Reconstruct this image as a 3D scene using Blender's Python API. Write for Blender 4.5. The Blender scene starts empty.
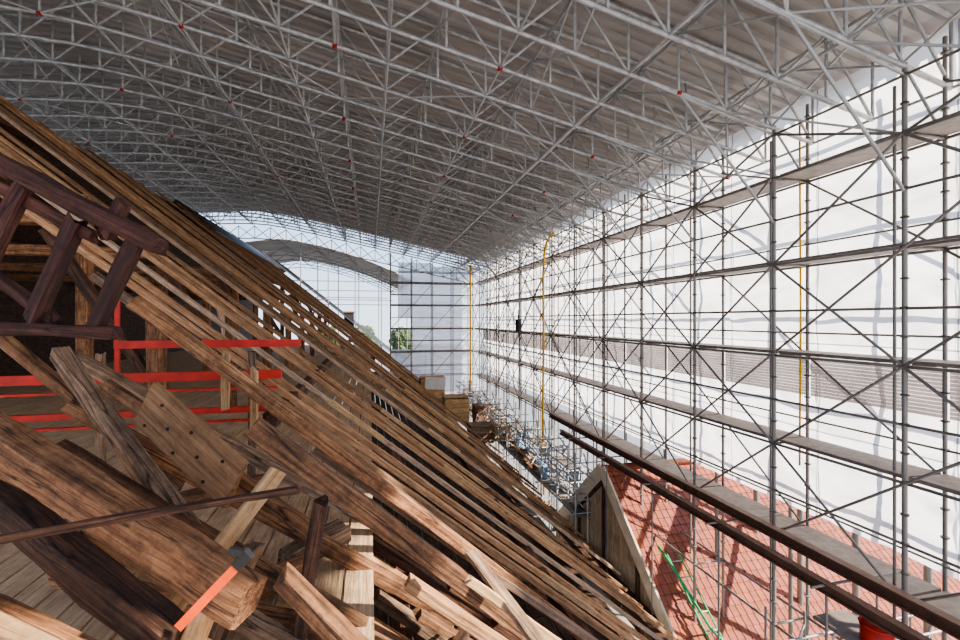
import bpy, math, random, bmesh
from mathutils import Vector, Matrix, noise
random.seed(7)
Z0=14.0
COL=bpy.context.scene.collection
R=random.uniform
vs=bpy.context.scene.view_settings
vs.view_transform='AgX'
try: vs.look='AgX - Medium High Contrast'
except Exception: pass

# ------------------------------------------------------------ materials
def mat_base(name):
    m=bpy.data.materials.new(name); m.use_nodes=True
    nt=m.node_tree; nt.nodes.clear()
    out=nt.nodes.new('ShaderNodeOutputMaterial')
    b=nt.nodes.new('ShaderNodeBsdfPrincipled')
    nt.links.new(b.outputs[0],out.inputs[0])
    return m,nt,b,out
def ramp(nt,stops):
    r=nt.nodes.new('ShaderNodeValToRGB'); e=r.color_ramp.elements
    while len(e)<len(stops): e.new(.5)
    for i,(p,c) in enumerate(stops):
        e[i].position=p; e[i].color=(c[0],c[1],c[2],1)
    return r
def wood(name,dark,mid,light,var=.35,rough=.8,scale=1.0,crack=.9,axis=0,dirt=.85):
    m,nt,b,out=mat_base(name); N=nt.nodes.new; L=nt.links.new
    tc=N('ShaderNodeTexCoord'); oi=N('ShaderNodeObjectInfo')
    comb=N('ShaderNodeCombineXYZ'); mul=N('ShaderNodeMath'); mul.operation='MULTIPLY'; mul.inputs[1].default_value=37.0
    L(oi.outputs['Random'],mul.inputs[0]); 
    for i in range(3): L(mul.outputs[0],comb.inputs[i])
    add=N('ShaderNodeVectorMath'); add.operation='ADD'
    L(tc.outputs['Object'],add.inputs[0]); L(comb.outputs[0],add.inputs[1])
    def mp(a,c):
        q=N('ShaderNodeMapping'); v=[c*scale]*3; v[axis]=a*scale; q.inputs['Scale'].default_value=v; L(add.outputs[0],q.inputs[0]); return q
    n1=N('ShaderNodeTexNoise'); n1.inputs['Scale'].default_value=1.0; n1.inputs['Detail'].default_value=8; n1.inputs['Roughness'].default_value=.72; n1.inputs['Distortion'].default_value=.2
    L(mp(1.6,30).outputs[0],n1.inputs[0])
    r=ramp(nt,[(.32,dark),(.5,mid),(.70,light)]); L(n1.outputs[0],r.inputs[0])
    n2=N('ShaderNodeTexNoise'); n2.inputs['Scale'].default_value=4.0; n2.inputs['Detail'].default_value=7; n2.inputs['Roughness'].default_value=.8; L(add.outputs[0],n2.inputs[0])
    r2=ramp(nt,[(.38,(.28,.23,.2)),(.56,(1,1,1))]); L(n2.outputs[0],r2.inputs[0])
    mx=N('ShaderNodeMix'); mx.data_type='RGBA'; mx.blend_type='MULTIPLY'; mx.inputs[0].default_value=dirt
    L(r.outputs[0],mx.inputs[6]); L(r2.outputs[0],mx.inputs[7])
    n3=N('ShaderNodeTexNoise'); n3.inputs['Scale'].default_value=1.0; n3.inputs['Detail'].default_value=2; n3.inputs['Distortion'].default_value=.3
    L(mp(.5,9).outputs[0],n3.inputs[0])
    r3=ramp(nt,[(.48,(1,1,1)),(.5,(.08,.06,.05)),(.52,(1,1,1))]); L(n3.outputs[0],r3.inputs[0])
    m3=N('ShaderNodeMix'); m3.data_type='RGBA'; m3.blend_type='MULTIPLY'; m3.inputs[0].default_value=crack
    L(mx.outputs[2],m3.inputs[6]); L(r3.outputs[0],m3.inputs[7])
    hs=N('ShaderNodeHueSaturation'); mr=N('ShaderNodeMapRange'); mr.inputs[3].default_value=1-var; mr.inputs[4].default_value=1+var
    L(oi.outputs['Random'],mr.inputs[0]); L(mr.outputs[0],hs.inputs['Value']); L(m3.outputs[2],hs.inputs['Color'])
    L(hs.outputs[0],b.inputs['Base Color']); b.inputs['Roughness'].default_value=rough
    bp=N('ShaderNodeBump'); bp.inputs['Strength'].default_value=.9; bp.inputs['Distance'].default_value=.03
    L(n1.outputs[0],bp.inputs['Height']); L(bp.outputs[0],b.inputs['Normal'])
    return m
def plain(name,col,rough=.5,metal=0,nscale=6,amount=.25):
    m,nt,b,out=mat_base(name); N=nt.nodes.new; L=nt.links.new
    tc=N('ShaderNodeTexCoord'); n=N('ShaderNodeTexNoise'); n.inputs['Scale'].default_value=nscale; n.inputs['Detail'].default_value=5
    L(tc.outputs['Object'],n.inputs[0])
    r=ramp(nt,[(.3,[c*(1-amount) for c in col]),(.7,[min(1,c*(1+amount)) for c in col])])
    L(n.outputs[0],r.inputs[0]); L(r.outputs[0],b.inputs['Base Color'])
    b.inputs['Roughness'].default_value=rough; b.inputs['Metallic'].default_value=metal
    return m
W_raft=wood('rafter_wood',(.17,.078,.034),(.38,.195,.092),(.60,.36,.19),var=.5,dirt=.4,crack=.4)
W_raft2=wood('grey_rafter_wood',(.16,.10,.065),(.34,.22,.14),(.52,.37,.25),var=.4,dirt=.4,crack=.4)
W_old=wood('old_beam_wood',(.075,.028,.012),(.31,.14,.06),(.58,.31,.15),var=.35,dirt=.75)
W_mid=wood('brown_plate_wood',(.18,.08,.034),(.36,.18,.08),(.52,.3,.15),var=.1,dirt=.4,crack=0)
W_new=wood('new_spruce',(.42,.23,.10),(.60,.36,.175),(.74,.49,.27),var=.15,crack=.4,dirt=.4)
W_dark=wood('dark_oak',(.025,.010,.006),(.11,.047,.023),(.27,.125,.065),dirt=.6)
W_red=wood('reddish_dark_oak',(.025,.008,.005),(.09,.028,.017),(.21,.08,.05),dirt=.6)
W_grey=wood('weathered_grey_wood',(.09,.05,.033),(.28,.17,.10),(.47,.32,.205),dirt=.6)
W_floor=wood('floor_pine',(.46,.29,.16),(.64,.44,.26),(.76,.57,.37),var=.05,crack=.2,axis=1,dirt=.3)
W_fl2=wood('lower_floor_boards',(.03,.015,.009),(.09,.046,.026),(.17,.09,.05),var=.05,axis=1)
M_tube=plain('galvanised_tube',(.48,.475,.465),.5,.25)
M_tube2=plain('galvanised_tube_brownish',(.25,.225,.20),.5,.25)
M_deck=plain('deck_steel',(.24,.195,.165),.6,.15)
M_rust=plain('rusty_brown_steel',(.17,.09,.06),.6,.1)
M_red=plain('red_paint',(.50,.028,.012),.6)
M_orange=plain('orange_paint',(.85,.09,.012),.4)
M_black=plain('black_metal',(.012,.012,.014),.5,.0)
M_yel=plain('yellow_plastic',(1,.47,.01),.4)
M_green=plain('green_plastic',(.04,.42,.15),.5)
M_bolt=plain('bolt_steel',(.03,.022,.018),.4,.5)
M_leaf=plain('leaves',(.07,.10,.04),.8,0,1.5,.6)
M_bark=plain('bark',(.10,.07,.05),.9)
M_plaster=plain('plaster',(.45,.41,.34),.9,0,2,.15)
M_ground=plain('gravel_ground',(.26,.26,.25),.95,0,3,.3)
M_slate=plain('dark_roof_cover',(.03,.028,.03),.6,0,5,.4)
M_blue=plain('pale_blue_tarp',(.28,.46,.66),.5,0,3,.2)
M_white=plain('white_board',(.7,.68,.64),.6,0,3,.1)
M_ply=plain('pale_plywood',(.74,.60,.43),.7,0,3,.15)
M_ceil=plain('metal_roof_sheet',(.44,.41,.38),.55,.1,.35,.2)
def mk_sheet(name,c,tr,alpha=1.0,mesh=False,low=.74,seams=True):
    m=bpy.data.materials.new(name); m.use_nodes=True; nt=m.node_tree; nt.nodes.clear(); N=nt.nodes.new; L=nt.links.new
    out=N('ShaderNodeOutputMaterial'); d=N('ShaderNodeBsdfDiffuse'); t=N('ShaderNodeBsdfTranslucent'); mx=N('ShaderNodeMixShader'); mx.inputs[0].default_value=tr
    tc=N('ShaderNodeTexCoord'); n=N('ShaderNodeTexNoise'); n.inputs['Scale'].default_value=.9; n.inputs['Detail'].default_value=5; n.inputs['Distortion'].default_value=1.0
    mp=N('ShaderNodeMapping'); mp.inputs['Scale'].default_value=(1,.5,1.6); L(tc.outputs['Object'],mp.inputs[0]); L(mp.outputs[0],n.inputs[0])
    r=ramp(nt,[(.34,[x*low for x in c]),(.56,c)]); L(n.outputs[0],r.inputs[0])
    col=r.outputs[0]
    if seams:
        for ax,per,wd in ((2,2.03,.985),(1,2.57,.988)):
            sp=N('ShaderNodeSeparateXYZ'); L(tc.outputs['Object'],sp.inputs[0])
            dv=N('ShaderNodeMath'); dv.operation='DIVIDE'; dv.inputs[1].default_value=per; L(sp.outputs[ax],dv.inputs[0])
            fr=N('ShaderNodeMath'); fr.operation='FRACT'; L(dv.outputs[0],fr.inputs[0])
            gt=N('ShaderNodeMath'); gt.operation='GREATER_THAN'; gt.inputs[1].default_value=wd; L(fr.outputs[0],gt.inputs[0])
            ml=N('ShaderNodeMix'); ml.data_type='RGBA'; ml.blend_type='MULTIPLY'; L(gt.outputs[0],ml.inputs[0]); L(col,ml.inputs[6]); ml.inputs[7].default_value=(.35,.35,.37,1)
            col=ml.outputs[2]
    L(col,d.inputs[0]); L(col,t.inputs[0]); L(d.outputs[0],mx.inputs[1]); L(t.outputs[0],mx.inputs[2])
    last=mx
    if mesh or alpha<1:
        tp=N('ShaderNodeBsdfTransparent'); m2=N('ShaderNodeMixShader'); L(tp.outputs[0],m2.inputs[1]); L(mx.outputs[0],m2.inputs[2])
        if mesh:
            ck=N('ShaderNodeTexBrick'); ck.inputs['Scale'].default_value=7; ck.inputs['Mortar Size'].default_value=.035
            sw=N('ShaderNodeMapping'); sw.inputs['Rotation'].default_value=(math.pi/2,0,math.pi/2); L(tc.outputs['Object'],sw.inputs[0]); L(sw.outputs[0],ck.inputs[0])
            mr=N('ShaderNodeMapRange'); mr.inputs[3].default_value=alpha; mr.inputs[4].default_value=alpha*.35; L(ck.outputs['Fac'],mr.inputs[0]); L(mr.outputs[0],m2.inputs[0])
        else: m2.inputs[0].default_value=alpha
        last=m2
    L(last.outputs[0],out.inputs[0]); return m
M_sheet=mk_sheet('white_tarpaulin',(.95,.93,.915),.70)
M_sheet2=mk_sheet('pale_tarpaulin',(.93,.92,.94),.4,.8)
M_net=mk_sheet('debris_net',(.40,.33,.31),.5,.7,True,seams=False)
def mk_tile():
    m,nt,b,out=mat_base('clay_tiles'); N=nt.nodes.new; L=nt.links.new
    a=N('ShaderNodeVertexColor'); a.layer_name='tile'
    tc=N('ShaderNodeTexCoord'); n=N('ShaderNodeTexNoise'); n.inputs['Scale'].default_value=5; L(tc.outputs['Object'],n.inputs[0])
    r=ramp(nt,[(.3,(.8,.8,.8)),(.7,(1.1,1.1,1.1))]); L(n.outputs[0],r.inputs[0])
    mx=N('ShaderNodeMix'); mx.data_type='RGBA'; mx.blend_type='MULTIPLY'; mx.inputs[0].default_value=1
    L(a.outputs[0],mx.inputs[6]); L(r.outputs[0],mx.inputs[7]); L(mx.outputs[2],b.inputs['Base Color']); b.inputs['Roughness'].default_value=.85
    return m
M_tile=mk_tile()

# ------------------------------------------------------------ helpers
def obj(name,mesh,mat=None,label=None,cat=None,group=None,parent=None,kind=None,M=None):
    o=bpy.data.objects.new(name,mesh); COL.objects.link(o)
    if mat is not None and mesh is not None and len(mesh.materials)==0: mesh.materials.append(mat)
    if parent is not None:
        o.parent=parent
        if M is not None: o.matrix_basis=M
    elif M is not None: o.matrix_world=M
    if label: o['label']=label
    if cat: o['category']=cat
    if group: o['group']=group
    if kind: o['kind']=kind
    return o
def meshdata(name,v,f,smooth=False):
    me=bpy.data.meshes.new(name); me.from_pydata(v,[],f); me.update()
    if smooth:
        for p in me.polygons: p.use_smooth=True
    return me
def frame(p1,p2,up=(0,0,1)):
    p1=Vector(p1);p2=Vector(p2); x=(p2-p1).normalized(); u=Vector(up)
    if abs(x.dot(u.normalized()))>.99: u=Vector((0,1,0))
    y=u.cross(x).normalized(); z=x.cross(y)
    M=Matrix((x,y,z)).transposed().to_4x4(); M.translation=p1
    return M,(p2-p1).length
def timber_mesh(L,w,d,rough=.012,c=.015,step=.35,seed=0):
    n=max(1,int(L/step)); v=[];f=[]
    prof=[(-w/2+c,-d/2),(w/2-c,-d/2),(w/2,-d/2+c),(w/2,d/2-c),(w/2-c,d/2),(-w/2+c,d/2),(-w/2,d/2-c),(-w/2,-d/2+c)]
    for i in range(n+1):
        x=L*i/n
        ox=noise.noise(Vector((x*.5,seed*3.1,0)))*rough*1.6; oz=noise.noise(Vector((x*.5,seed*3.1,9)))*rough*1.6
        for k,(a,b) in enumerate(prof):
            j=noise.noise(Vector((x*2.3,k*1.7,seed)))*rough; j2=noise.noise(Vector((x*2.3,k*1.7,seed+5)))*rough
            v.append((x+(noise.noise(Vector((k*1.3+.5,seed*1.7,3.3)))*rough*5 if i in(0,n) else 0),a+ox+j,b+oz+j2))
    for i in range(n):
        for k in range(8):
            a=i*8+k;b=i*8+(k+1)%8; f.append((a,b,b+8,a+8))
    f.append(tuple(reversed(range(8)))); f.append(tuple(range(n*8,n*8+8)))
    return meshdata('timber',v,f)
sd=[0]
def beam(name,p1,p2,w,d,mat,label=None,cat='timber beam',group=None,parent=None,up=(0,0,1),rough=.012,kind=None):
    sd[0]+=1
    a=Vector((p1[0],p1[1],p1[2]+(Z0 if parent is None else 0))); b=Vector((p2[0],p2[1],p2[2]+(Z0 if parent is None else 0)))
    M,L=frame(a,b,up)
    me=timber_mesh(L,w,d,rough,min(w,d)*.1,.15 if L<4 else .35,sd[0])
    return obj(name,me,mat,label,cat if parent is None else None,group,parent,kind,M)
CYL={}
def cyl(r,mat,n=8):
    k=(r,mat.name,n)
    if k in CYL: return CYL[k]
    v=[];f=[]
    for z in (0,1):
        for i in range(n):
            a=2*math.pi*i/n; v.append((r*math.cos(a),r*math.sin(a),z))
    for i in range(n):
        f.append((i,(i+1)%n,n+(i+1)%n,n+i))
    f.append(tuple(reversed(range(n)))); f.append(tuple(range(n,2*n)))
    me=meshdata('tube',v,f,True); me.materials.append(mat)
    CYL[k]=me; return me
def tube(name,p1,p2,r,mat,label=None,cat='scaffold tube',group=None,parent=None,kind=None):
    z=0 if parent is not None else Z0
    a=Vector((p1[0],p1[1],p1[2]+z)); b=Vector((p2[0],p2[1],p2[2]+z)); d=b-a
    M=Matrix.Translation(a)@d.to_track_quat('Z','Y').to_matrix().to_4x4()@Matrix.Diagonal((1,1,d.length,1))
    return obj(name,cyl(r,mat),None,label,cat if parent is None else None,group,parent,kind,M)
def sweep(pts,r,n=6):
    v=[];f=[];pts=[Vector(p) for p in pts]
    for i,p in enumerate(pts):
        t=(pts[min(i+1,len(pts)-1)]-pts[max(i-1,0)]).normalized()
        u=Vector((0,1,0)) if abs(t.y)<.9 else Vector((1,0,0))
        s=t.cross(u).normalized(); w=s.cross(t)
        for k in range(n):
            a=2*math.pi*k/n; v.append(p+s*r*math.cos(a)+w*r*math.sin(a))
    for i in range(len(pts)-1):
        for k in range(n):
            a=i*n+k;b=i*n+(k+1)%n; f.append((a,b,b+n,a+n))
    f.append(tuple(reversed(range(n)))); f.append(tuple(range((len(pts)-1)*n,len(pts)*n)))
    return meshdata('sweep',v,f,True)
def boxmesh(x0,x1,y0,y1,z0,z1):
    v=[(x,y,z) for x in(x0,x1) for y in(y0,y1) for z in(z0,z1)]
    f=[(0,1,3,2),(4,6,7,5),(0,4,5,1),(2,3,7,6),(0,2,6,4),(1,5,7,3)]
    return meshdata('box',v,f)
def empty(name,loc,label,cat,group=None):
    o=bpy.data.objects.new(name,None); COL.objects.link(o); o.location=loc
    o['label']=label;o['category']=cat
    if group:o['group']=group
    return o

# ------------------------------------------------------------ temporary roof
def arch(l): 
    d=abs(l+9); k=.21 if l>-9 else .12
    return 9.0-k*(math.sqrt(d*d+4)-2)
def corrugated(name,s0,s1,l0,l1,fn,label):
    per=.36; n=int((s1-s0)/per); ys=[]
    for i in range(n):
        y=s0+i*per; ys+=[(y,0),(y+.15,0),(y+.18,.09),(y+.33,.09)]
    ls=[l0+(l1-l0)*i/26 for i in range(27)]
    v=[];f=[]
    for l in ls:
        for y,z in ys: v.append((l,y,Z0+fn(l)+.1+z))
    m=len(ys)
    for i in range(26):
        for j in range(m-1): f.append((i*m+j,i*m+j+1,(i+1)*m+j+1,(i+1)*m+j))
    return obj(name,meshdata(name,v,f),M_ceil,label,'roof',None,None,'structure')
corrugated('ceiling',-3,41.5,-21,10.9,arch,'ribbed grey metal sheet roof of the temporary shelter')
S=[3.2+2.57*k for k in range(15)]   # bay lines
ST=[1.915+1.285*k for k in range(30)]
NP=25; LL=[-20+30.0*i/NP for i in range(NP+1)]
DP=1.3
top_me=sweep([(l,0,arch(l)-.02) for l in LL],.045); top_me.materials.append(M_tube)
bot_me=sweep([(l,0,arch(l)-DP) for l in LL],.048); bot_me.materials.append(M_tube)
for k,s in enumerate(ST):
    e=empty('roof_truss',(0,s,Z0),'galvanised steel lattice truss spanning under the temporary roof','roof truss','lattice roof trusses')
    obj('top_chord',top_me,parent=e); obj('bottom_chord',bot_me,parent=e)
    for i in range(NP+1):
        l=LL[i]
        tube('web_post',(l,0,arch(l)-DP),(l,0,arch(l)),.03,M_tube,parent=e)
        if i<NP:
            l2=LL[i+1]
            if i%2: tube('web_diagonal',(l,0,arch(l)-DP),(l2,0,arch(l2)),.03,M_tube,parent=e)
            else: tube('web_diagonal',(l,0,arch(l)),(l2,0,arch(l2)-DP),.03,M_tube,parent=e)
        if (i+k*3)%9==1 and 4<k<18: tube('locking_pin',(l-.05,0,arch(l)-DP-.01),(l+.05,0,arch(l)-DP-.01),.054,M_red,parent=e)
for i in range(1,NP+1,2):
    l=LL[i]
    tube('purlin_tube',(l,-1,arch(l)-DP),(l,40,arch(l)-DP),.03,M_tube,'long galvanised tube linking the roof trusses','scaffold tube','truss linking tubes')
for i in range(0,NP+1,2):
    l=LL[i]
    tube('purlin_tube',(l,-1,arch(l)-.1),(l,40,arch(l)-.1),.04,M_tube,'long galvanised tube linking the roof trusses','scaffold tube','truss linking tubes')
for k in range(len(S)-1):
    a,b=S[k],S[k+1]
    for i in range(2,NP+1,2):
        l=LL[i]; z=arch(l)
        tube('cross_brace',(l,a,z-DP),(l,b,z-.05),.022,M_tube,'thin galvanised cross brace between two roof trusses','brace','roof cross braces')
        if i%4==0: tube('cross_brace',(l,a,z-.05),(l,b,z-DP),.022,M_tube,'thin galvanised cross brace between two roof trusses','brace','roof cross braces')
    if k%3==0:
        for i in range(4,NP-2,3):
            l,l2=LL[i],LL[i+3]
            if (i//3)%2: l,l2=l2,l
            tube('plan_brace',(l,a,arch(l)-DP),(l2,b,arch(l2)-DP),.022,M_tube,'thin galvanised diagonal in the lower plane of the trusses','brace','roof plan braces')
e=empty('gable_lattice',(0,40.2,Z0),'deep lattice girder closing the top of the shelter end','lattice girder')
obj('chord',sweep([(l,0,arch(l)-2.3) for l in LL[:-1]],.045),M_tube,parent=e)
for i in range(6,NP):
    l=LL[i]; tube('web_post',(l,0,arch(l)-2.3),(l,0,arch(l)-DP),.03,M_tube,parent=e)
    if i<NP-1:
        tube('web_diagonal',(l,0,arch(l)-2.3),(LL[i+1],0,arch(LL[i+1])-DP),.03,M_tube,parent=e)
        tube('web_diagonal',(l,0,arch(l)-DP),(LL[i+1],0,arch(LL[i+1])-2.3),.03,M_tube,parent=e)

# ------------------------------------------------------------ scaffold wall
LI,LO=8.9,9.85
LIFT=[5.1,3.2,1.25,-.8,-2.8,-4.85,-6.9]
ros=cyl(.065,M_tube2,10)
def standard(l,s,z0,z1,r=.028,near=True):
    o=obj('scaffold_standard',cyl(r*1.1,M_tube2),None,'upright galvanised scaffold tube with coupling rosettes','scaffold post','scaffold uprights',
      M=Matrix.Translation((l,s,Z0+z0))@Matrix.Diagonal((1,1,z1-z0,1)))
    if near:
        for h in LIFT:
            for dz in (0,.5,1.0,1.5):
                t=h+dz
                if z0<t<z1:
                    obj('rosette',ros,None,parent=o,M=Matrix.Translation((0,0,(t-z0)/(z1-z0)))@Matrix.Diagonal((1,1,.03/(z1-z0),1)))
SX=10.6  # tube row added behind the tarpaulins so the sun throws its shadows on them
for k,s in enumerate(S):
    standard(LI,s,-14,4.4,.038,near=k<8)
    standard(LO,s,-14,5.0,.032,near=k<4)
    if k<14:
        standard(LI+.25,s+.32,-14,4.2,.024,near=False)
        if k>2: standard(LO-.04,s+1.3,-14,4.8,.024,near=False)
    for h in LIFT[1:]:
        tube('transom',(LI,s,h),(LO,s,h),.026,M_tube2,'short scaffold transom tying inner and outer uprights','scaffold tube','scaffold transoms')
    tube('raker',(LI,s,2.2),(6.4,s,arch(6.4)-DP),.03,M_tube,'sloping tube propping the truss from the scaffold wall','brace','truss rakers')
    tube('raker',(LI,s,4.2),(5.1,s,arch(5.1)-DP),.026,M_tube,'sloping tube propping the truss from the scaffold wall','brace','truss rakers')
    tube('raker',(LO,s,3.2),(7.7,s,arch(7.7)-.1),.026,M_tube,'sloping tube propping the truss from the scaffold wall','brace','truss rakers')
    if k<len(S)-1:
        t=S[k+1]
        tube('raker',(LO,s,3.2),(7.7,t,arch(7.7)-DP),.024,M_tube,'sloping tube propping the truss from the scaffold wall','brace','truss rakers')
        for j,h in enumerate(LIFT[1:]):
            for l in (LI,LO):
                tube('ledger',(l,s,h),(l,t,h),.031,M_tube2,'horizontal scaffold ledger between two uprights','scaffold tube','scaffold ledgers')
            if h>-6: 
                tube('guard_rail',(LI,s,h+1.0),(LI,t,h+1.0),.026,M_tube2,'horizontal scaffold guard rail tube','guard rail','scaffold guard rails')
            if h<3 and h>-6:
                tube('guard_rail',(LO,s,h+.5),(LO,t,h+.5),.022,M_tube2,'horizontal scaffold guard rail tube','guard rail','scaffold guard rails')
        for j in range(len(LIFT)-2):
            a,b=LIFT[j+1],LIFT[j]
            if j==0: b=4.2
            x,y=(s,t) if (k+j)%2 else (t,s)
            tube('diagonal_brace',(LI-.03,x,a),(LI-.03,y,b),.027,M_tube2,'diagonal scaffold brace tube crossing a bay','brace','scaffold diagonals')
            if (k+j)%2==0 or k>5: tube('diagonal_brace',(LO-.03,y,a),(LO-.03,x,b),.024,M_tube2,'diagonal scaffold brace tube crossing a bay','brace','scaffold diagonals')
        if k%2==0 and k+2<len(S):
            for a_,b_ in ((-4.85,-.8),(-.8,3.2)):
                tube('long_brace',(LI-.09,S[k],b_),(LI-.09,S[k+2],a_),.026,M_tube2,'long diagonal tube crossing two scaffold bays','brace','long scaffold braces')
        for h in LIFT[1:6]:
            e=obj('scaffold_deck',boxmesh(LI+.12,LO-.04,s+.03,t-.03,Z0+h+.03,Z0+h+.10),M_deck,'brownish grey scaffold walkway deck between uprights','scaffold deck','scaffold decks')
    tube('scaffold_standard',(SX,s+1.1,-14),(SX,s+1.1,4.8),.05,M_tube2,'upright tube added outside the tarpaulin to shadow it','scaffold post','scaffold uprights')
    for h in (4.2,2.2,.3,-1.8,-3.9):
        tube('ledger',(SX,s-1.4,h),(SX,s+1.17,h),.045,M_tube2,'horizontal tube added outside the tarpaulin to shadow it','scaffold tube','outer ledgers')
    tube('diagonal_brace',(SX,s-1.4,(2.2,.3,-1.8)[k%3]),(SX,s+1.17,(4.2,2.2,.3)[k%3]),.04,M_tube2,'diagonal tube added outside the tarpaulin to shadow it','brace','added shadow diagonals')
def sheetmesh(w,h,seed,amp=1.0):
    nx,nz=22,80; v=[];f=[]
    for j in range(nz+1):
        for i in range(nx+1):
            a=i/nx;b=j/nz
            bil=.08*math.sin(a*math.pi)*(.4+.6*abs(math.sin(b*math.pi*5)))
            w_=.08*noise.noise(Vector((a*2.5,b*8,seed)))+.03*noise.noise(Vector((a*6,b*20,seed+4)))+.03*noise.noise(Vector((a*4+b*20,b*30-a*6,seed+8)))
            v.append((amp*(bil+w_),a*w,b*h))
    for j in range(nz):
        for i in range(nx):
            k=j*(nx+1)+i; f.append((k,k+1,k+nx+2,k+nx+1))
    return meshdata('sheet',v,f,True)
sm=[sheetmesh(2.6,9.95,i*7) for i in range(5)]
for m in sm: m.materials.append(M_sheet)
for k in range(-1,len(S)-1):
    s=3.2+2.57*k
    obj('tarpaulin_sheet',sm[k%5],None,'white translucent tarpaulin laced to the outside of the scaffold','tarpaulin','white wall tarpaulins',M=Matrix.Translation((LO+.28,s-.015,Z0-4.6)))
    if k>=0:
        nb=boxmesh(LO+.03,LO+.035,s+.05,s+2.52,Z0-1.75,Z0-.85)
        obj('debris_net',nb,M_net,'strip of greyish pink debris netting along the tarpaulin','netting','debris net strips')
def ibeam(name,l,s0,s1,h,d,w,mat,label):
    t=.03; P=[(-w/2,-d/2),(w/2,-d/2),(w/2,-d/2+t),(t/2,-d/2+t),(t/2,d/2-t),(w/2,d/2-t),(w/2,d/2),(-w/2,d/2),(-w/2,d/2-t),(-t/2,d/2-t),(-t/2,-d/2+t),(-w/2,-d/2+t)]
    v=[(l+a,s0,Z0+h+b) for a,b in P]+[(l+a,s1,Z0+h+b) for a,b in P]; n=12
    f=[(i,(i+1)%n,n+(i+1)%n,n+i) for i in range(n)]+[tuple(range(n)),tuple(range(2*n-1,n-1,-1))]
    return obj(name,meshdata(name,v,f),mat,label,'steel beam','brown steel beams')
ibeam('steel_beam',8.5,2,20.5,-4.6,.22,.18,M_rust,'dark brown steel girder running along the scaffold')
ibeam('steel_beam',7.95,2,18,-4.8,.20,.16,M_rust,'dark brown steel girder above the tiled roof')
for s in S[:6]:
    tube('hanger',(7.95,s+.6,-4.9),(7.95,s+.6,-9),.022,M_tube2,'thin vertical tube under the brown girder','scaffold tube','girder props')
    tube('transom',(7.6,s+.6,-4.75),(9.8,s+.6,-4.75),.025,M_tube2,'short tube across the two brown girders','scaffold tube','scaffold transoms')

# ------------------------------------------------------------ end scaffold
SE=40.2
ec=[1.7,3.5,5.3,7.1,8.9]
for l in ec:
    for s in (SE,SE-1): tube('scaffold_standard',(l,s,-14),(l,s,arch(l)-DP),.038,M_tube2,'upright scaffold tube of the end wall','scaffold post','scaffold uprights')
for h in (4.2,3.2,2.2,1.25,.2,-.8,-1.8,-2.8,-4,-4.85,-6.9):
    for s in (SE,SE-1):
        tube('ledger',(1.7,s,h),(8.9,s,h),.032,M_tube2,'long horizontal scaffold tube of the end wall','scaffold tube','end wall ledgers')
for i in range(4):
    for j,h in enumerate((3.2,1.25,-.8,-2.8)):
        if (i+j)%2: tube('diagonal_brace',(ec[i],SE-1.03,h-2),(ec[i+1],SE-1.03,h),.028,M_tube2,'diagonal scaffold brace tube crossing a bay','brace','scaffold diagonals')
        obj('scaffold_deck',boxmesh(ec[i]+.03,ec[i+1]-.03,SE-.95,SE-.05,Z0+h+.03,Z0+h+.12),M_deck,'brownish grey scaffold walkway deck between uprights','scaffold deck','scaffold decks')
def endsheet(l0,l1,h0,h1,mat,label):
    m=sheetmesh(l1-l0,h1-h0,l0,.5); m.materials.append(mat)
    obj('tarpaulin_sheet',m,None,label,'tarpaulin','end wall tarpaulins',M=Matrix.Translation((l1,SE+.1,Z0+h0))@Matrix.Rotation(math.pi/2,4,'Z'))
endsheet(2.4,5.3,.2,5.1,M_sheet2,'white tarpaulin high on the end scaffold')
endsheet(5.3,9.9,1.5,4.8,M_sheet2,'pale translucent tarpaulin on the end scaffold')
endsheet(5.3,9.9,-2.6,1.5,M_sheet2,'pale translucent tarpaulin on the end scaffold')
endsheet(3.5,5.3,-2.6,.2,M_sheet2,'pale translucent tarpaulin on the end scaffold')
endsheet(1.8,9.9,-6.5,-2.6,M_sheet2,'white tarpaulin low on the end scaffold')

# ------------------------------------------------------------ second shelter roof beyond
def arch2(l): d=abs(l+9); return 8.3-.10*d-.015*d*d
corrugated('ceiling',50,68,-23,4.5,arch2,'dark ribbed roof of the second shelter further on')
L2=[-23+27.5*i/16 for i in range(17)]
b2=sweep([(l,0,arch2(l)-1.0) for l in L2],.045); b2.materials.append(M_tube2)
for s in (51,54,58,62,66):
    e=empty('roof_truss',(0,s,Z0),'lattice truss under the second shelter roof','roof truss','far roof trusses')
    obj('bottom_chord',b2,parent=e)
    for i in range(16): tube('web_diagonal',(L2[i],0,arch2(L2[i])-(1.0 if i%2 else 0)),(L2[i+1],0,arch2(L2[i+1])-(0 if i%2 else 1.0)),.035,M_tube2,parent=e)
for l in (4,1.2,-1.6,-4.4,-7.2):
    for s_ in (51,67): tube('scaffold_standard',(l,s_,-14),(l,s_,arch2(l)),.055,M_tube2,'upright scaffold tube under the second shelter','scaffold post','scaffold uprights')
for h in (4.2,3.2,2.2):
    for s_ in (51,67): tube('ledger',(-8,s_,h),(2.5,s_,h),.045,M_tube2,'long tube under the second shelter','scaffold tube','far ledgers')

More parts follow.
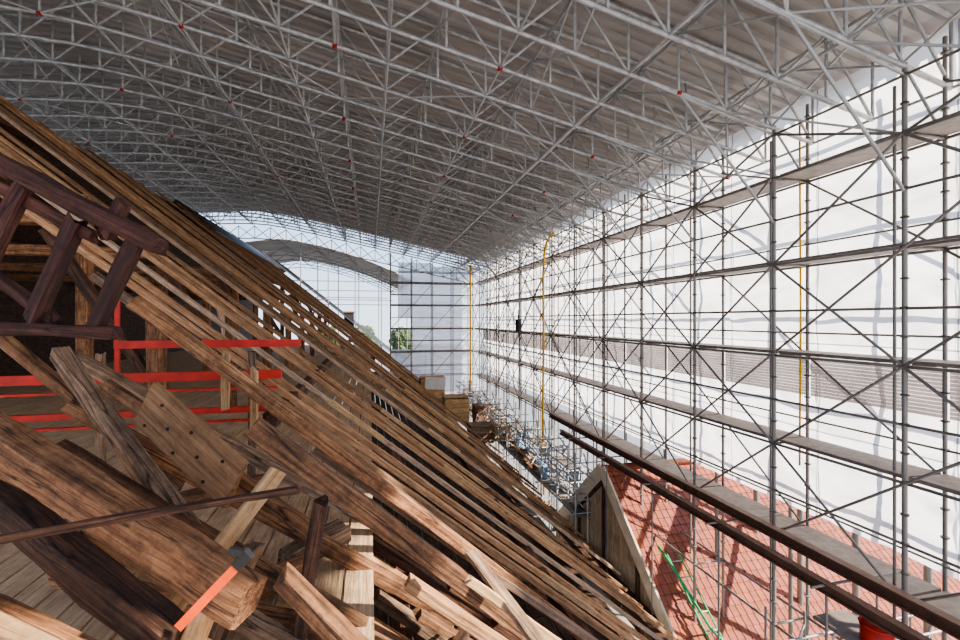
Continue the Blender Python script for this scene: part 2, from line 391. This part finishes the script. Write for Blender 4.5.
# ------------------------------------------------------------ old roof
RL,RH=-10.4,6.42; SL=.80
EL=7.4; EH=RH-SL*(EL-RL)
ang=math.atan(SL); RLen=math.hypot(EL-RL,RH-EH)
def plane(l): return RH-SL*(l-RL)
RW,RD=.12,.08
RM=[timber_mesh(RLen,RW,RD,.005,.008,.7,100+i) for i in range(6)]
for m in RM: m.materials.append(W_raft)
RM2=[timber_mesh(RLen,RW,RD,.005,.008,.7,110+i) for i in range(2)]
for m in RM2: m.materials.append(W_raft2)
SPL=[timber_mesh(L_,RW+.01,RD+.008,.002,.004,.6,200+i) for i,L_ in enumerate((1.2,2.4,3.6))]
for m in SPL: m.materials.append(W_new)
rotm=Matrix.Rotation(ang,4,'Y')
s=6.95;k=0
while s<47:
    o=obj('rafter',RM2[k%2] if k%5==2 else RM[k%6],None,'weathered brown roof rafter running from ridge to eaves','rafter','old roof rafters',
      M=Matrix.Translation((RL+R(-.2,.2),s,Z0+RH-.05+R(-.005,.005)))@rotm@Matrix.Rotation(R(-.02,.02),4,'X'))
    if k%2==0:
        obj('scarfed_end',SPL[random.randrange(3)],None,'pale new scarfed repair piece',parent=o,M=Matrix.Translation((R(12,18),0,.004)))
    s+=.80;k+=1
def onp(l,s,off=-.1): return (l,s,plane(l)+off)
for a,b,w,d,m,lb in [
 ((-2.2,4.95,.18),(2.9,5.55,-4.35),.12,.14,W_old,'brown rafter with its upper end cut off'),
 (onp(-1.6,6.2,-.05),onp(7.4,6.15,-.05),.12,.09,W_raft,'brown rafter starting below the open bay'),
 (onp(-.6,5.4,-.05),onp(7.4,5.35,-.05),.12,.09,W_raft2,'greyish rafter starting low in the bay'),
 ((-.78,3.35,-.72),(4.2,3.6,-5.15),.11,.14,W_old,'brown rafter with rough sawn upper end'),
 (onp(.1,4.6,-.05),onp(7.4,4.55,-.05),.12,.09,W_raft,'brown rafter set low in the slope'),
 (onp(.3,3.8,-.05),onp(7.4,3.75,-.05),.12,.10,W_raft,'brown rafter set low in the slope'),
 (onp(.5,3.0,-.05),onp(7.4,3.0,-.05),.12,.10,W_raft2,'greyish rafter set low near the gable'),
 (onp(.6,2.25,-.05),onp(7.4,2.25,-.05),.12,.10,W_raft,'brown rafter set low near the gable'),
 ((-3.0,5.9,.5),(1.2,5.9,-2.95),.09,.10,W_grey,'greyish rafter doubled beside the open bay')]:
    beam('rafter',a,b,w,d,m,lb,'rafter','old roof rafters',rough=.008)
for l,s0,w in ((-5.6,7.2,.2),(-1.2,6.0,.16),(3.0,1.2,.2),(6.6,1.2,.2)):
    beam('purlin',(l,s0,plane(l)-.10-.2),(l,47,plane(l)-.10-.2),w,.2,W_dark,'heavy dark purlin carrying the rafters','purlin','old roof purlins')
beam('ridge_beam',(RL-.02,6.5,RH-.6),(RL-.02,47,RH-.6),.22,.26,W_dark,'dark ridge beam under the rafter tops','ridge beam')
v=[(RL,9,Z0+RH-.15),(RL,62,Z0+RH-.15),(RL-12,62,Z0+RH-9.7),(RL-12,9,Z0+RH-9.7)]
obj('roof_boarding',meshdata('b',v,[(0,1,2,3)]),W_fl2,'dark boarded far slope of the old roof','roof',kind='structure')
obj('wall_left',boxmesh(-14.3,-14.1,10,62,0,Z0+3.2),W_fl2,'dark boarded wall under the far slope','wall',kind='structure')
for s in (8.9,13.2,17.5,21.8,26.1,30.4,34.7,39):
    e=empty('timber_truss',(0,s,Z0),'old dark oak frame standing inside the roof','timber truss','old roof frames')
    beam('post',(-6.9,0,-2.3),(-6.9,0,plane(-6.9)-.5),.28,.28,W_old,parent=e)
    beam('post',(-3.6,0,-2.3),(-3.6,0,plane(-3.6)-.5),.24,.24,W_old,parent=e)
    beam('collar',(-14,0,1.7),(-5.2,0,1.7),.22,.26,W_old,parent=e)
    beam('brace',(-3.6,0,-1.2),(-5.2,0,1.5),.16,.16,W_dark,parent=e)
    beam('tie_beam',(-14,0,-2.58),(.3,0,-2.58),.24,.26,W_dark,parent=e)
def boards(name,l0,l1,s0,s1,h,w,mat,label):
    v=[];f=[];l=l0
    while l<l1:
        s=s0
        while s<s1:
            L=min(R(3,5),s1-s); g=.012; b=len(v); z=Z0+h+R(0,.012)
            for zz in (z-.04,z):
                v+=[(l+g,s+g,zz),(l+w-g,s+g,zz),(l+w-g,s+L-g,zz),(l+g,s+L-g,zz)]
            f+=[(b+4,b+5,b+6,b+7),(b,b+1,b+5,b+4),(b+1,b+2,b+6,b+5),(b+2,b+3,b+7,b+6),(b+3,b,b+4,b+7)]
            s+=L
        l+=w
    return obj(name,meshdata(name,v,f),mat,label,'floor',kind='structure')
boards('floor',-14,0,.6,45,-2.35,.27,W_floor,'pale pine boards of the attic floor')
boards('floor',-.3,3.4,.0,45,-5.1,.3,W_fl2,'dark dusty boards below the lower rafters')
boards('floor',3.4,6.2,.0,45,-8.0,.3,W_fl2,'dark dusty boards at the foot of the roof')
obj('wall_inner',boxmesh(-.4,-.3,0,45,Z0-5.1,Z0-2.5),W_fl2,'dark boarded wall under the attic floor edge','wall',kind='structure')
obj('wall_right',boxmesh(6.4,7.0,-1,62,0,Z0-8.4),M_plaster,'plastered wall below the old eaves','wall',kind='structure')
n=30
def cover(s0,ln,PR,lab,rh):
    cov=[];cf=[]
    for i in range(n+1):
        s_=s0+ln*i/n
        for j,(l,off) in enumerate(PR):
            z=(RH-rh if j==0 else plane(l)+off)+.03*(i%2)
            cov.append((l,s_,Z0+z))
    q=len(PR)
    for i in range(n):
        for j in range(q-1):
            a=i*q+j; cf.append((a,a+1,a+q+1,a+q))
    obj('roof_covering',meshdata('cov',cov,cf),M_slate,lab,'roof covering')
cover(47,15,((RL-1.2,.0),(RL,.3),(-8,.26),(-4,.24),(0,.22),(4,.2),(7.2,.18),(7.2,.0)),'dark temporary covering over the far part of the roof',1.0)
cover(28,19,((RL-.8,.0),(RL,.22),(-8.4,.2),(-8.4,.1)),'dark strip of covering folded over the ridge',.7)
e=empty('chimney',(-2.2,50,Z0+plane(-2.2)),'small dark chimney stack on the far slope','chimney')
obj('stack',boxmesh(-.5,.5,-.5,.5,-.7,.9),M_slate,parent=e); obj('cap',boxmesh(-.6,.6,-.6,.6,.9,1.05),M_rust,parent=e)

# ------------------------------------------------------------ foreground timbers
beam('timber_beam',(-2.79,3.77,-.57),(-.676,2.84,-1.63),.20,.24,W_old,'massive brown hewn beam sloping down into the open bay',rough=.025)
beam('timber_beam',(-2.84,3.99,-1.06),(-1.1,2.95,-1.85),.18,.20,W_dark,'dark brown beam below the massive beam',rough=.025)
beam('timber_beam',(-1.95,2.74,-1.42),(-1.12,2.33,-1.62),.10,.11,W_new,'short pale beam end with fresh sawn face')
beam('timber_beam',(-2.6,3.2,-1.4),(-1.2,2.75,-1.95),.15,.15,W_old,'brown beam lying below the pale beam end',rough=.02)
beam('strut',(-2.81,5.01,-.30),(-1.25,3.80,-1.72),.13,.15,W_grey,'greyish brown strut leaning in the open bay','strut',rough=.02)
e=beam('bolted_plate',(-1.84,4.36,-.70),(-1.02,3.84,-1.29),.06,.42,W_mid,'light brown timber plate dotted with bolt holes','timber plate',rough=.01)
for i,j in ((0,0),(0,2),(1,1),(2,0),(2,2),(3,1),(4,0),(4,2)):
    obj('bolt',cyl(.014,M_bolt),None,parent=e,M=Matrix.Translation((.12+.19*i+.04*j,.04 ,-.14+.13*j))@Matrix.Rotation(math.pi/2,4,'X')@Matrix.Diagonal((1,1,.08,1)))
beam('brace_pole',(-1.9,2.73,-1.1),(-.41,2.88,-1.02),.035,.04,W_dark,'thin dark pole lying across the beams','pole')
beam('board',(-1.38,3.32,-2.06),(-.70,3.70,-1.15),.05,.12,W_new,'pale new board leaning upwards','board')
beam('timber_beam',(-.42,2.48,-1.32),(.09,2.13,-1.68),.09,.10,W_old,'brown square timber with cut end',rough=.015)
beam('plank',(.776,3.52,-1.86),(1.168,2.91,-2.28),.10,.04,W_grey,'greyish plank laid across the rafters','plank')
beam('plank',(.7,3.2,-1.9),(2.3,3.12,-3.2),.05,.06,W_new,'pale new batten alongside a rafter','plank')
for p1,p2,w,d,m,lb in [
 ((-1.1,3.5,-2.35),(-.75,3.3,-1.5),.10,.10,W_grey,'short grey upright post in the bay'),
 ((-.5,3.4,-2.3),(-.35,3.4,-1.3),.10,.10,W_dark,'short dark upright post under a rafter'),
 ((-2.6,4.6,-2.2),(-.3,3.5,-2.3),.14,.14,W_old,'brown beam lying low in the bay'),
 ((-1.6,2.9,-2.2),(.6,3.2,-2.5),.14,.14,W_dark,'dark beam lying low in the bay'),
 ((.2,2.2,-2.3),(.9,4.4,-3.1),.12,.12,W_dark,'dark beam crossing under the rafters'),
 ((-1.5,5.3,-.95),(-1.5,5.3,-.35),.07,.07,W_new,'pale upright stub by the rail'),
 ((-1.25,5.4,-1.3),(-1.25,5.4,-.55),.07,.07,W_new,'pale upright stub by the rail'),
 ((-2.2,4.5,-.55),(-.5,4.0,-1.75),.09,.10,W_old,'brown strut falling into the bay'),
 ((-1.2,3.1,-2.3),(-.95,3.0,-1.7),.11,.11,W_new,'pale short post beneath the beam'),
 ((-3.4,5.6,-2.2),(-.9,4.6,-1.5),.11,.13,W_old,'brown brace rising from the attic floor'),
 ((-3.9,6.0,-.2),(-1.9,5.2,-1.7),.11,.12,W_old,'brown strut crossing behind the guard rail'),
 ((-.75,4.4,-2.2),(-.3,4.9,-2.2),.22,.2,W_grey,'grey squared block on the attic floor edge'),
 ((-1.0,4.0,-2.2),(-.5,4.2,-2.15),.18,.18,W_old,'brown squared block beside the short post'),
 ]:
    beam('timber_offcut',p1,p2,w,d,m,lb,'timber','loose timbers',rough=.014)
# parallel frame timbers filling the bay under the cut rafters
for p1,p2,m in [((-2.3,4.1,-1.0),(.9,3.4,-3.0),W_old),((-1.9,3.7,-1.45),(.9,3.0,-3.15),W_grey),((-2.6,4.75,-.75),(.8,4.3,-2.9),W_old),((-1.5,3.2,-1.75),(.8,2.6,-3.0),W_old),((-2.9,5.4,-.4),(.6,5.0,-2.55),W_grey)]:
    beam('frame_timber',p1,p2,.12,.13,m,'squared old timber running parallel to the rafters','timber beam','bay frame timbers',rough=.014)
for i in range(9):
    s_=2.0+.52*i
    beam('under_rafter',(-.15+.1*(i%3),s_,-2.55-.1*(i%3)),(3.2,s_-.03,-2.55-.8*3.35-.1*(i%3)),.10,.12,(W_old,W_grey,W_raft,W_dark)[i%4],'second layer timber running beneath the rafters','timber','under rafter timbers')
for p1,p2 in (((.3,2.0,-3.25),(.4,7.5,-3.3)),((1.9,2.0,-4.5),(2.0,8.5,-4.6))):
    beam('under_purlin',p1,p2,.14,.14,W_dark,'dark lengthwise beam under the second timber layer','timber beam')
for i in range(26):
    l=R(.3,5.2); s_=R(2.5,9); a=random.choice((0,1.57,1.57))+R(-.1,.1); Ln=R(.5,1.5)
    z=plane(l)-R(.35,.7)
    beam('timber_offcut',(l,s_,z),(l+Ln*math.sin(a)*.7,s_+Ln*math.cos(a),z-SL*Ln*math.sin(a)*.7),R(.07,.16),R(.05,.10),random.choice((W_mid,W_grey,W_old,W_dark,W_old,W_new)),'loose old board lying beneath the rafters','timber','loose timbers')
e=empty('timber_trestle',(-2.4,4.0,Z0-.05),'dark reddish timber trestle standing over the open bay','trestle')
def rel(p): return (p[0]+2.4,p[1]-4.0,p[2]+.05)
for n_,a,b,w in [('top_rail',(-2.95,4.12,1.32),(-1.50,3.77,.54),.11),('second_rail',(-2.9,4.14,1.12),(-2.0,3.93,.62),.08),('strut',(-2.07,3.91,.74),(-2.41,3.99,-.01),.09),
   ('strut',(-1.66,3.81,.60),(-1.96,3.87,-.07),.085),('strut',(-2.43,3.99,1.0),(-2.80,4.08,.32),.09),('bottom_rail',(-2.95,4.1,-.04),(-1.82,3.85,-.1),.085),('stub',(-1.78,3.85,.86),(-1.90,3.88,.62),.08),
   ('strut',(-2.95,4.2,.5),(-2.3,4.0,.0),.07)]:
    beam(n_,rel(a),rel(b),w,w*1.15,W_red,parent=e,rough=.022)
e=empty('red_guard_rail',(-3,6.75,Z0-2.35),'red painted guard rail inside the attic','guard rail')
for l0,l1,h,w in ((-3.2,-.95,-.32,.10),(-4.95,-1.2,-.75,.12),(-4.8,-1.25,-.93,.03),(-4.5,-1.3,-1.22,.08),(-4.1,-1.4,-1.37,.03)):
    obj('rail',boxmesh(l0+3,l1+3,-.03,.03,h+2.35-w/2,h+2.35+w/2),M_red,parent=e)
obj('post',boxmesh(-.22,-.17,.03,.07,1.6,2.9),M_red,parent=e)
for l in (-1.6,-3.4,-4.9):
    beam('wooden_post',(l+3,.09,0),(l+3,.09,1.9),.09,.09,W_grey,parent=e)
e=beam('hand_saw',(-.62,2.42,-1.19),(-.91,2.48,-1.50),.015,.045,M_orange,'flat orange red tool blade with black grip on the beam','hand tool',rough=0)
beam('grip',(-.06,-.01,0),(.03,-.01,0),.04,.055,M_black,parent=e,rough=0)
beam('grip_guard',(-.045,0,.02),(-.01,0,.08),.03,.03,M_black,parent=e,rough=0)

# ------------------------------------------------------------ lower tiled building
TL0,TL1,TS,TH,TSL=8.1,20,14.5,-5.33,.89
TW,TLn=.23,.27
def tiled(s_end):
    dirn=-1 if s_end<TS else 1; run=abs(s_end-TS); sl=run*math.hypot(1,TSL)
    nr=int(sl/TLn); nc=int((TL1-TL0)/TW); v=[];f=[];cols=[]
    prof=[(0,.0),(.12,.012),(.2,.012),(.3,.0),(1.0,.0)]; q5=len(prof)
    nrm=Vector((0,dirn*TSL,1)).normalized(); dv=Vector((0,dirn,-TSL)).normalized()
    for r in range(nr):
        for c in range(nc):
            col=Vector((.36,.115,.065))*R(.88,1.1); col.z*=R(.85,1.25)
            b=len(v)
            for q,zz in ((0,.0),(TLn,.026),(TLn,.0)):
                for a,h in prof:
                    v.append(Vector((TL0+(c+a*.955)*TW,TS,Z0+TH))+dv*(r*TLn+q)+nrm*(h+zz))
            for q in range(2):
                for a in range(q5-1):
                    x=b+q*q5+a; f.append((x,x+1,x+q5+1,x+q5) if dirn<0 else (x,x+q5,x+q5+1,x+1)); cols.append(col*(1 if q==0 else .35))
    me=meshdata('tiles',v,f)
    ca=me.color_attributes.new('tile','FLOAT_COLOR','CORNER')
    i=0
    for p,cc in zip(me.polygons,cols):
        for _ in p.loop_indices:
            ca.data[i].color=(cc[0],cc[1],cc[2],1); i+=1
    return me
e=empty('tiled_roof',(0,0,0),'red clay tiled roof of the lower building','tiled roof')
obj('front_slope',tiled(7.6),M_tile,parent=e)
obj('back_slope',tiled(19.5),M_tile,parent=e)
rd=sweep([(TL0,TS,Z0+TH+.05),(TL1,TS,Z0+TH+.05)],.13,10); obj('ridge_tiles',rd,plain('ridge_clay',(.3,.09,.05),.8),parent=e)
v=[(TL0,TS,Z0+TH-.05),(TL1,TS,Z0+TH-.05),(TL1,7.6,Z0+TH-.05-6.9*TSL),(TL0,7.6,Z0+TH-.05-6.9*TSL),(TL0,19.5,Z0+TH-.05-5*TSL),(TL1,19.5,Z0+TH-.05-5*TSL)]
obj('underlay',meshdata('ul',v,[(0,1,2,3),(0,1,5,4)]),M_slate,parent=e)
for s1 in (8.5,18.6):
    M,L=frame((TL0-.12,TS,Z0+TH+.02),(TL0-.12,s1,Z0+TH+.02-abs(s1-TS)*TSL))
    obj('verge_board',timber_mesh(L,.07,.48,.004,.004,.8,5),M_ply,'pale verge board',parent=e,M=M)
v=[];f=[]
yy=8.6
while yy<18.6:
    y2=yy+.22
    def top(y): return Z0+TH-.2-abs(y-TS)*TSL
    b=len(v); x=TL0+.02+R(0,.02)
    v+=[(x,yy+.01,0),(x,y2-.01,0),(x,y2-.01,top(y2)),(x,yy+.01,top(yy)),(x+.05,yy+.01,0),(x+.05,y2-.01,0),(x+.05,y2-.01,top(y2)),(x+.05,yy+.01,top(yy))]
    f+=[(b,b+1,b+2,b+3),(b+4,b+7,b+6,b+5),(b+1,b+5,b+6,b+2),(b,b+3,b+7,b+4)]
    yy=y2
obj('gable_boarding',meshdata('g',v,f),wood('gable_boards',(.36,.22,.13),(.64,.44,.27),(.8,.6,.4),var=.1,axis=2,crack=.4,dirt=.3),'vertical weathered boards',parent=e)
for y0,z0_,y1,z1_ in ((12.0,-7.9,14.4,-5.8),(14.6,-5.8,17,-7.9),(14.5,-9.8,14.5,-5.7),(11.2,-8.7,17.6,-8.7),(12.4,-10,12.4,-7.4),(16.4,-10,16.4,-7.4)):
    M,L=frame((TL0-.05,y0,Z0+z0_),(TL0-.05,y1,Z0+z1_),(1,0,0)); obj('gable_batten',timber_mesh(L,.12,.08,.006,.006,.5,3),W_dark,'dark framing batten',parent=e,M=M)
me=sweep([(9.3,9.4,Z0-8.8),(9.0,10.4,Z0-8.4),(8.7,11.6,Z0-7.3),(8.65,12.2,Z0-7.0)],.04,8)
obj('green_hose',me,M_green,'green plastic hose trailing over the red tiles','hose')
e=empty('ladder',(9.0,9.0,Z0-9.9),'green edged ladder lying on the tiled roof','ladder')
for d in (0,.4): 
    tube('rail',(d,0,0),(d-.2,3.0,2.75),.025,M_green,parent=e)
for i in range(9): 
    t=(i+.5)/9; tube('rung',(-.2*t,3*t,2.75*t),(.4-.2*t,3*t,2.75*t),.02,M_tube,parent=e)
for i in range(6):
    l=7.9+1.0*i
    for s_ in (5.6,7.6):
        tube('scaffold_standard',(l,s_,-14),(l,s_,-5.9-.25*(i%3)),.024,M_tube2,'upright tube of the low scaffold by the tiled roof','scaffold post','scaffold uprights')
for h in (-6.7,-7.2,-8.2):
    for s_ in (5.6,7.6): tube('ledger',(7.5,s_,h),(13,s_,h),.024,M_tube,'thin horizontal tube of the low scaffold','scaffold tube','low scaffold ledgers')
for i in range(5):
    tube('diagonal_brace',(7.9+1.0*i,7.6,-8.4),(8.9+1.0*i,7.6,-6.4),.02,M_tube,'diagonal scaffold brace tube crossing a bay','brace','scaffold diagonals')
e=empty('red_tub',(8.75,6.1,Z0-5.75),'red plastic tub standing on the scaffold below the girder','tub')
tb=sweep([(0,0,0),(0,0,.1),(0,0,.32)],.24,14); obj('tub_body',tb,M_red,parent=e); obj('rim',sweep([(.25*math.cos(a*.5236),.25*math.sin(a*.5236),.33) for a in range(13)],.02,6),M_red,parent=e)
obj('scaffold_deck',boxmesh(8.4,9.2,5.6,7.0,Z0-5.83,Z0-5.77),M_deck,'brownish grey deck under the red tub','scaffold deck','scaffold decks')
for i in range(6):
    s_=4.5+1.6*i
    tube('scaffold_standard',(12.6,s_,-14),(12.6,s_,-2.8),.08,M_tube2,'stout tube of the outer scaffold beside the tiles','scaffold post','scaffold uprights')
for h in (-6.6,-5.2,-4,-3):
    tube('ledger',(12.6,4,h),(12.6,13,h),.08,M_tube2,'stout rail of the outer scaffold beside the tiles','scaffold tube','outer ledgers')
obj('scaffold_deck',boxmesh(12.3,12.9,4,13,Z0-4.95,Z0-4.88),M_deck,'grey steel deck of the outer scaffold','scaffold deck','scaffold decks')

# ------------------------------------------------------------ eaves scaffold between roof and wall
for k in range(14):
    s_=15.6+1.75*k
    for l in (7.5,8.0,8.6):
        tube('scaffold_standard',(l,s_,-14),(l,s_,-5.0-.3*(k%3)),.03,M_tube,'upright tube of the eaves scaffold','scaffold post','scaffold uprights')
    for h in (-7.3,-6.8,-6.3,-5.8,-5.4):
        tube('ledger',(7.5,s_,h),(7.5,s_+1.75,h),.026,M_tube,'galvanised rail of the eaves scaffold','scaffold tube','eaves ledgers')
        tube('transom',(7.2,s_,h),(8.8,s_,h),.026,M_tube,'short scaffold transom tying inner and outer uprights','scaffold tube','scaffold transoms')
    tube('diagonal_brace',(7.5,s_,-7.3),(8.6,s_+1.75,-5.6),.024,M_tube,'diagonal scaffold brace tube crossing a bay','brace','scaffold diagonals')
    tube('diagonal_brace',(8.6,s_,-7.3),(7.5,s_+1.75,-5.9),.024,M_tube,'diagonal scaffold brace tube crossing a bay','brace','scaffold diagonals')
    tube('diagonal_brace',(7.5,s_,-9.5),(8.6,s_+1.0,-7.5),.024,M_tube,'diagonal scaffold brace tube crossing a bay','brace','scaffold diagonals')
    obj('scaffold_deck',boxmesh(7.55,8.5,s_+.05,s_+1.7,Z0-7.45,Z0-7.40),M_deck,'brownish grey deck of the eaves scaffold','scaffold deck','scaffold decks')
    if k%2: obj('scaffold_deck',boxmesh(8.05,8.6,s_+.05,s_+1.7,Z0-6.25,Z0-6.20),M_deck,'brownish grey deck of the eaves scaffold','scaffold deck','scaffold decks')
    if k%2==1: obj('side_sheet',boxmesh(8.62,8.64,s_+.05,s_+1.6,Z0-7.2,Z0-6.3),M_blue,'pale blue plastic sheet tied to the eaves scaffold','tarpaulin','blue eaves sheets')
for i in range(110):
    l=R(7.3,8.6); s_=R(16,35); h=R(-7.3,-5.4)
    tube('loose_tube',(l,s_,h),(min(8.8,l+R(-.4,.8)),s_+R(-2,2),h+R(-1,1)),.028,M_tube,'loose galvanised tube stored on the eaves scaffold','scaffold tube','loose tubes at the eaves')
obj('tarpaulin_bundle',sweep([(7.9,19.5,Z0-7.1),(8.1,21,Z0-7.0),(8.0,23,Z0-7.1),(8.2,24.5,Z0-7.0)],.25,9),M_blue,'crumpled pale blue tarpaulin roll on the eaves scaffold','tarpaulin')
for i in range(30):
    l=R(7.5,8.3); s_=R(18,36); 
    beam('plank',(l,s_,-7.3+R(0,.6)),(l+R(-.3,.3),s_+R(1.5,3),-7.25+R(0,.6)),R(.1,.25),.05,random.choice((W_new,W_grey,W_old)),'loose board stacked on the eaves scaffold','plank','stacked eaves boards')
for n_,l,s_,w,d,h,m in (('timber_crate',5.6,30,1.6,1.4,1.5,W_new),('timber_crate',7.9,31.5,1.3,1.2,1.2,W_old),('timber_crate',6.6,27,1.4,1.2,1.0,W_grey),('timber_crate',4.6,34.5,1.8,1.2,1.5,W_new),('timber_crate',6.9,35,1.2,1.2,1.3,W_new),('timber_crate',7.9,27,1.1,1.4,.9,W_new)):
    z=plane(l)-.3 if l<7.4 else -7.4
    e=empty(n_,(l,s_,Z0+z),'wooden crate of boards standing at the eaves','crate','crates at the eaves')
    for j in range(5):
        hh=h*j/5
        for sy in (-d/2,d/2): beam('slat',(-w/2,sy,hh+.1),(w/2,sy,hh+.1),.03,h/5-.02,m,parent=e,rough=.003)
        for sx in (-w/2,w/2): beam('slat',(sx,-d/2,hh+.1),(sx,d/2,hh+.1),.03,h/5-.02,m,parent=e,rough=.003)
    obj('lid',boxmesh(-w/2-.03,w/2+.03,-d/2-.03,d/2+.03,h+.02,h+.06),m,parent=e)
beam('panel',(3.9,33,plane(3.9)+.4),(5.4,33,plane(3.9)+.3),.04,.9,M_white,'white board panel standing on the far slope','board',rough=.002)

# ------------------------------------------------------------ hoses and bag
obj('yellow_hose',sweep([(8.5,21.3,Z0-8.8),(8.45,21.3,Z0-5),(8.5,21.32,Z0-1),(8.47,21.3,Z0+2.2),(8.5,21.2,Z0+3.4),(8.58,21.1,Z0+3.9),(8.7,20.9,Z0+4.2),(8.85,20.8,Z0+4.35)],.065,8),M_yel,'yellow hose hanging down the scaffold wall','hose')
obj('yellow_strap',sweep([(8.1,36.6,Z0-6),(8.1,36.6,Z0),(8.1,36.6,Z0+4.6)],.07,8),M_yel,'yellow strap hanging at the end of the scaffold','strap')
obj('yellow_strap',sweep([(9.75,8.45,Z0-3.4),(9.78,8.45,Z0),(9.75,8.45,Z0+4.7)],.022,8),M_yel,'thin yellow strap on a scaffold upright','strap')
e=empty('tool_bag',(8.75,26,Z0-.7),'dark tool bag hanging from a scaffold tube','bag')
obj('bag_body',sweep([(0,0,0),(0,0,.08),(0,0,.5),(0,0,.7),(0,0,.75)],.2,10),M_black,parent=e)
tube('bag_strap',(0,.1,.7),(0,0,1.3),.03,M_black,parent=e)

# ------------------------------------------------------------ outdoors
obj('ground',boxmesh(-150,150,-60,260,-.2,0),M_ground,'pale gravel ground','ground',kind='structure')
def blob(r,seed):
    bm=bmesh.new(); bmesh.ops.create_icosphere(bm,subdivisions=5,radius=r)
    for v in bm.verts:
        n_=noise.noise(v.co*.6+Vector((seed,0,0)))*.9+noise.noise(v.co*1.7+Vector((seed,0,0)))*.45+noise.noise(v.co*4+Vector((seed,0,0)))*.2
        v.co*=1+n_*.45
    me=bpy.data.meshes.new('crown'); bm.to_mesh(me); bm.free(); me.materials.append(M_leaf); return me
cr=[blob(3.2,i*5) for i in range(3)]
tk=sweep([(0,0,0),(.2,0,4),(0,.2,10)],.35,8); tk.materials.append(M_bark)
for i,(x,y,s_) in enumerate(((-10,112,.85),(-1.5,112,.85),(7.5,116,.82))):
    e=empty('tree',(x,y,0),'leafy green broadleaf tree beyond the building site','tree','distant trees'); e.scale=(s_,s_,s_)
    obj('trunk',tk,parent=e); 
    obj('crown',cr[i%3],parent=e,M=Matrix.Translation((0,0,11.4)))
    obj('crown',cr[(i+1)%3],parent=e,M=Matrix.Translation((1.0,0.5,8.5)))

# ------------------------------------------------------------ light
w=bpy.data.worlds.new('World'); bpy.context.scene.world=w; w.use_nodes=True; nt=w.node_tree
bg=nt.nodes['Background']
tc=nt.nodes.new('ShaderNodeTexCoord'); sp=nt.nodes.new('ShaderNodeSeparateXYZ'); nt.links.new(tc.outputs['Generated'],sp.inputs[0])
rp=ramp(nt,[(0.0,(.80,.89,1.0)),(.12,(.62,.78,1.0)),(.6,(.45,.60,.95))]); nt.links.new(sp.outputs[2],rp.inputs[0])
nt.links.new(rp.outputs[0],bg.inputs[0]); bg.inputs[1].default_value=2.0
sun=bpy.data.lights.new('sun','SUN'); sun.energy=15; sun.angle=.015; sun.color=(1,.91,.80)
so=bpy.data.objects.new('sun',sun); COL.objects.link(so)
so.rotation_mode='QUATERNION'; so.rotation_quaternion=Vector((-.75,.42,-.52)).to_track_quat('-Z','Y')

cam=bpy.data.cameras.new('camera'); co=bpy.data.objects.new('camera',cam); COL.objects.link(co)
cam.lens=16.875; cam.sensor_width=36; cam.clip_start=.05; cam.clip_end=600
co.location=(0,0,Z0); co.rotation_euler=(math.radians(90),0,math.radians(-13.7))
bpy.context.scene.camera=co
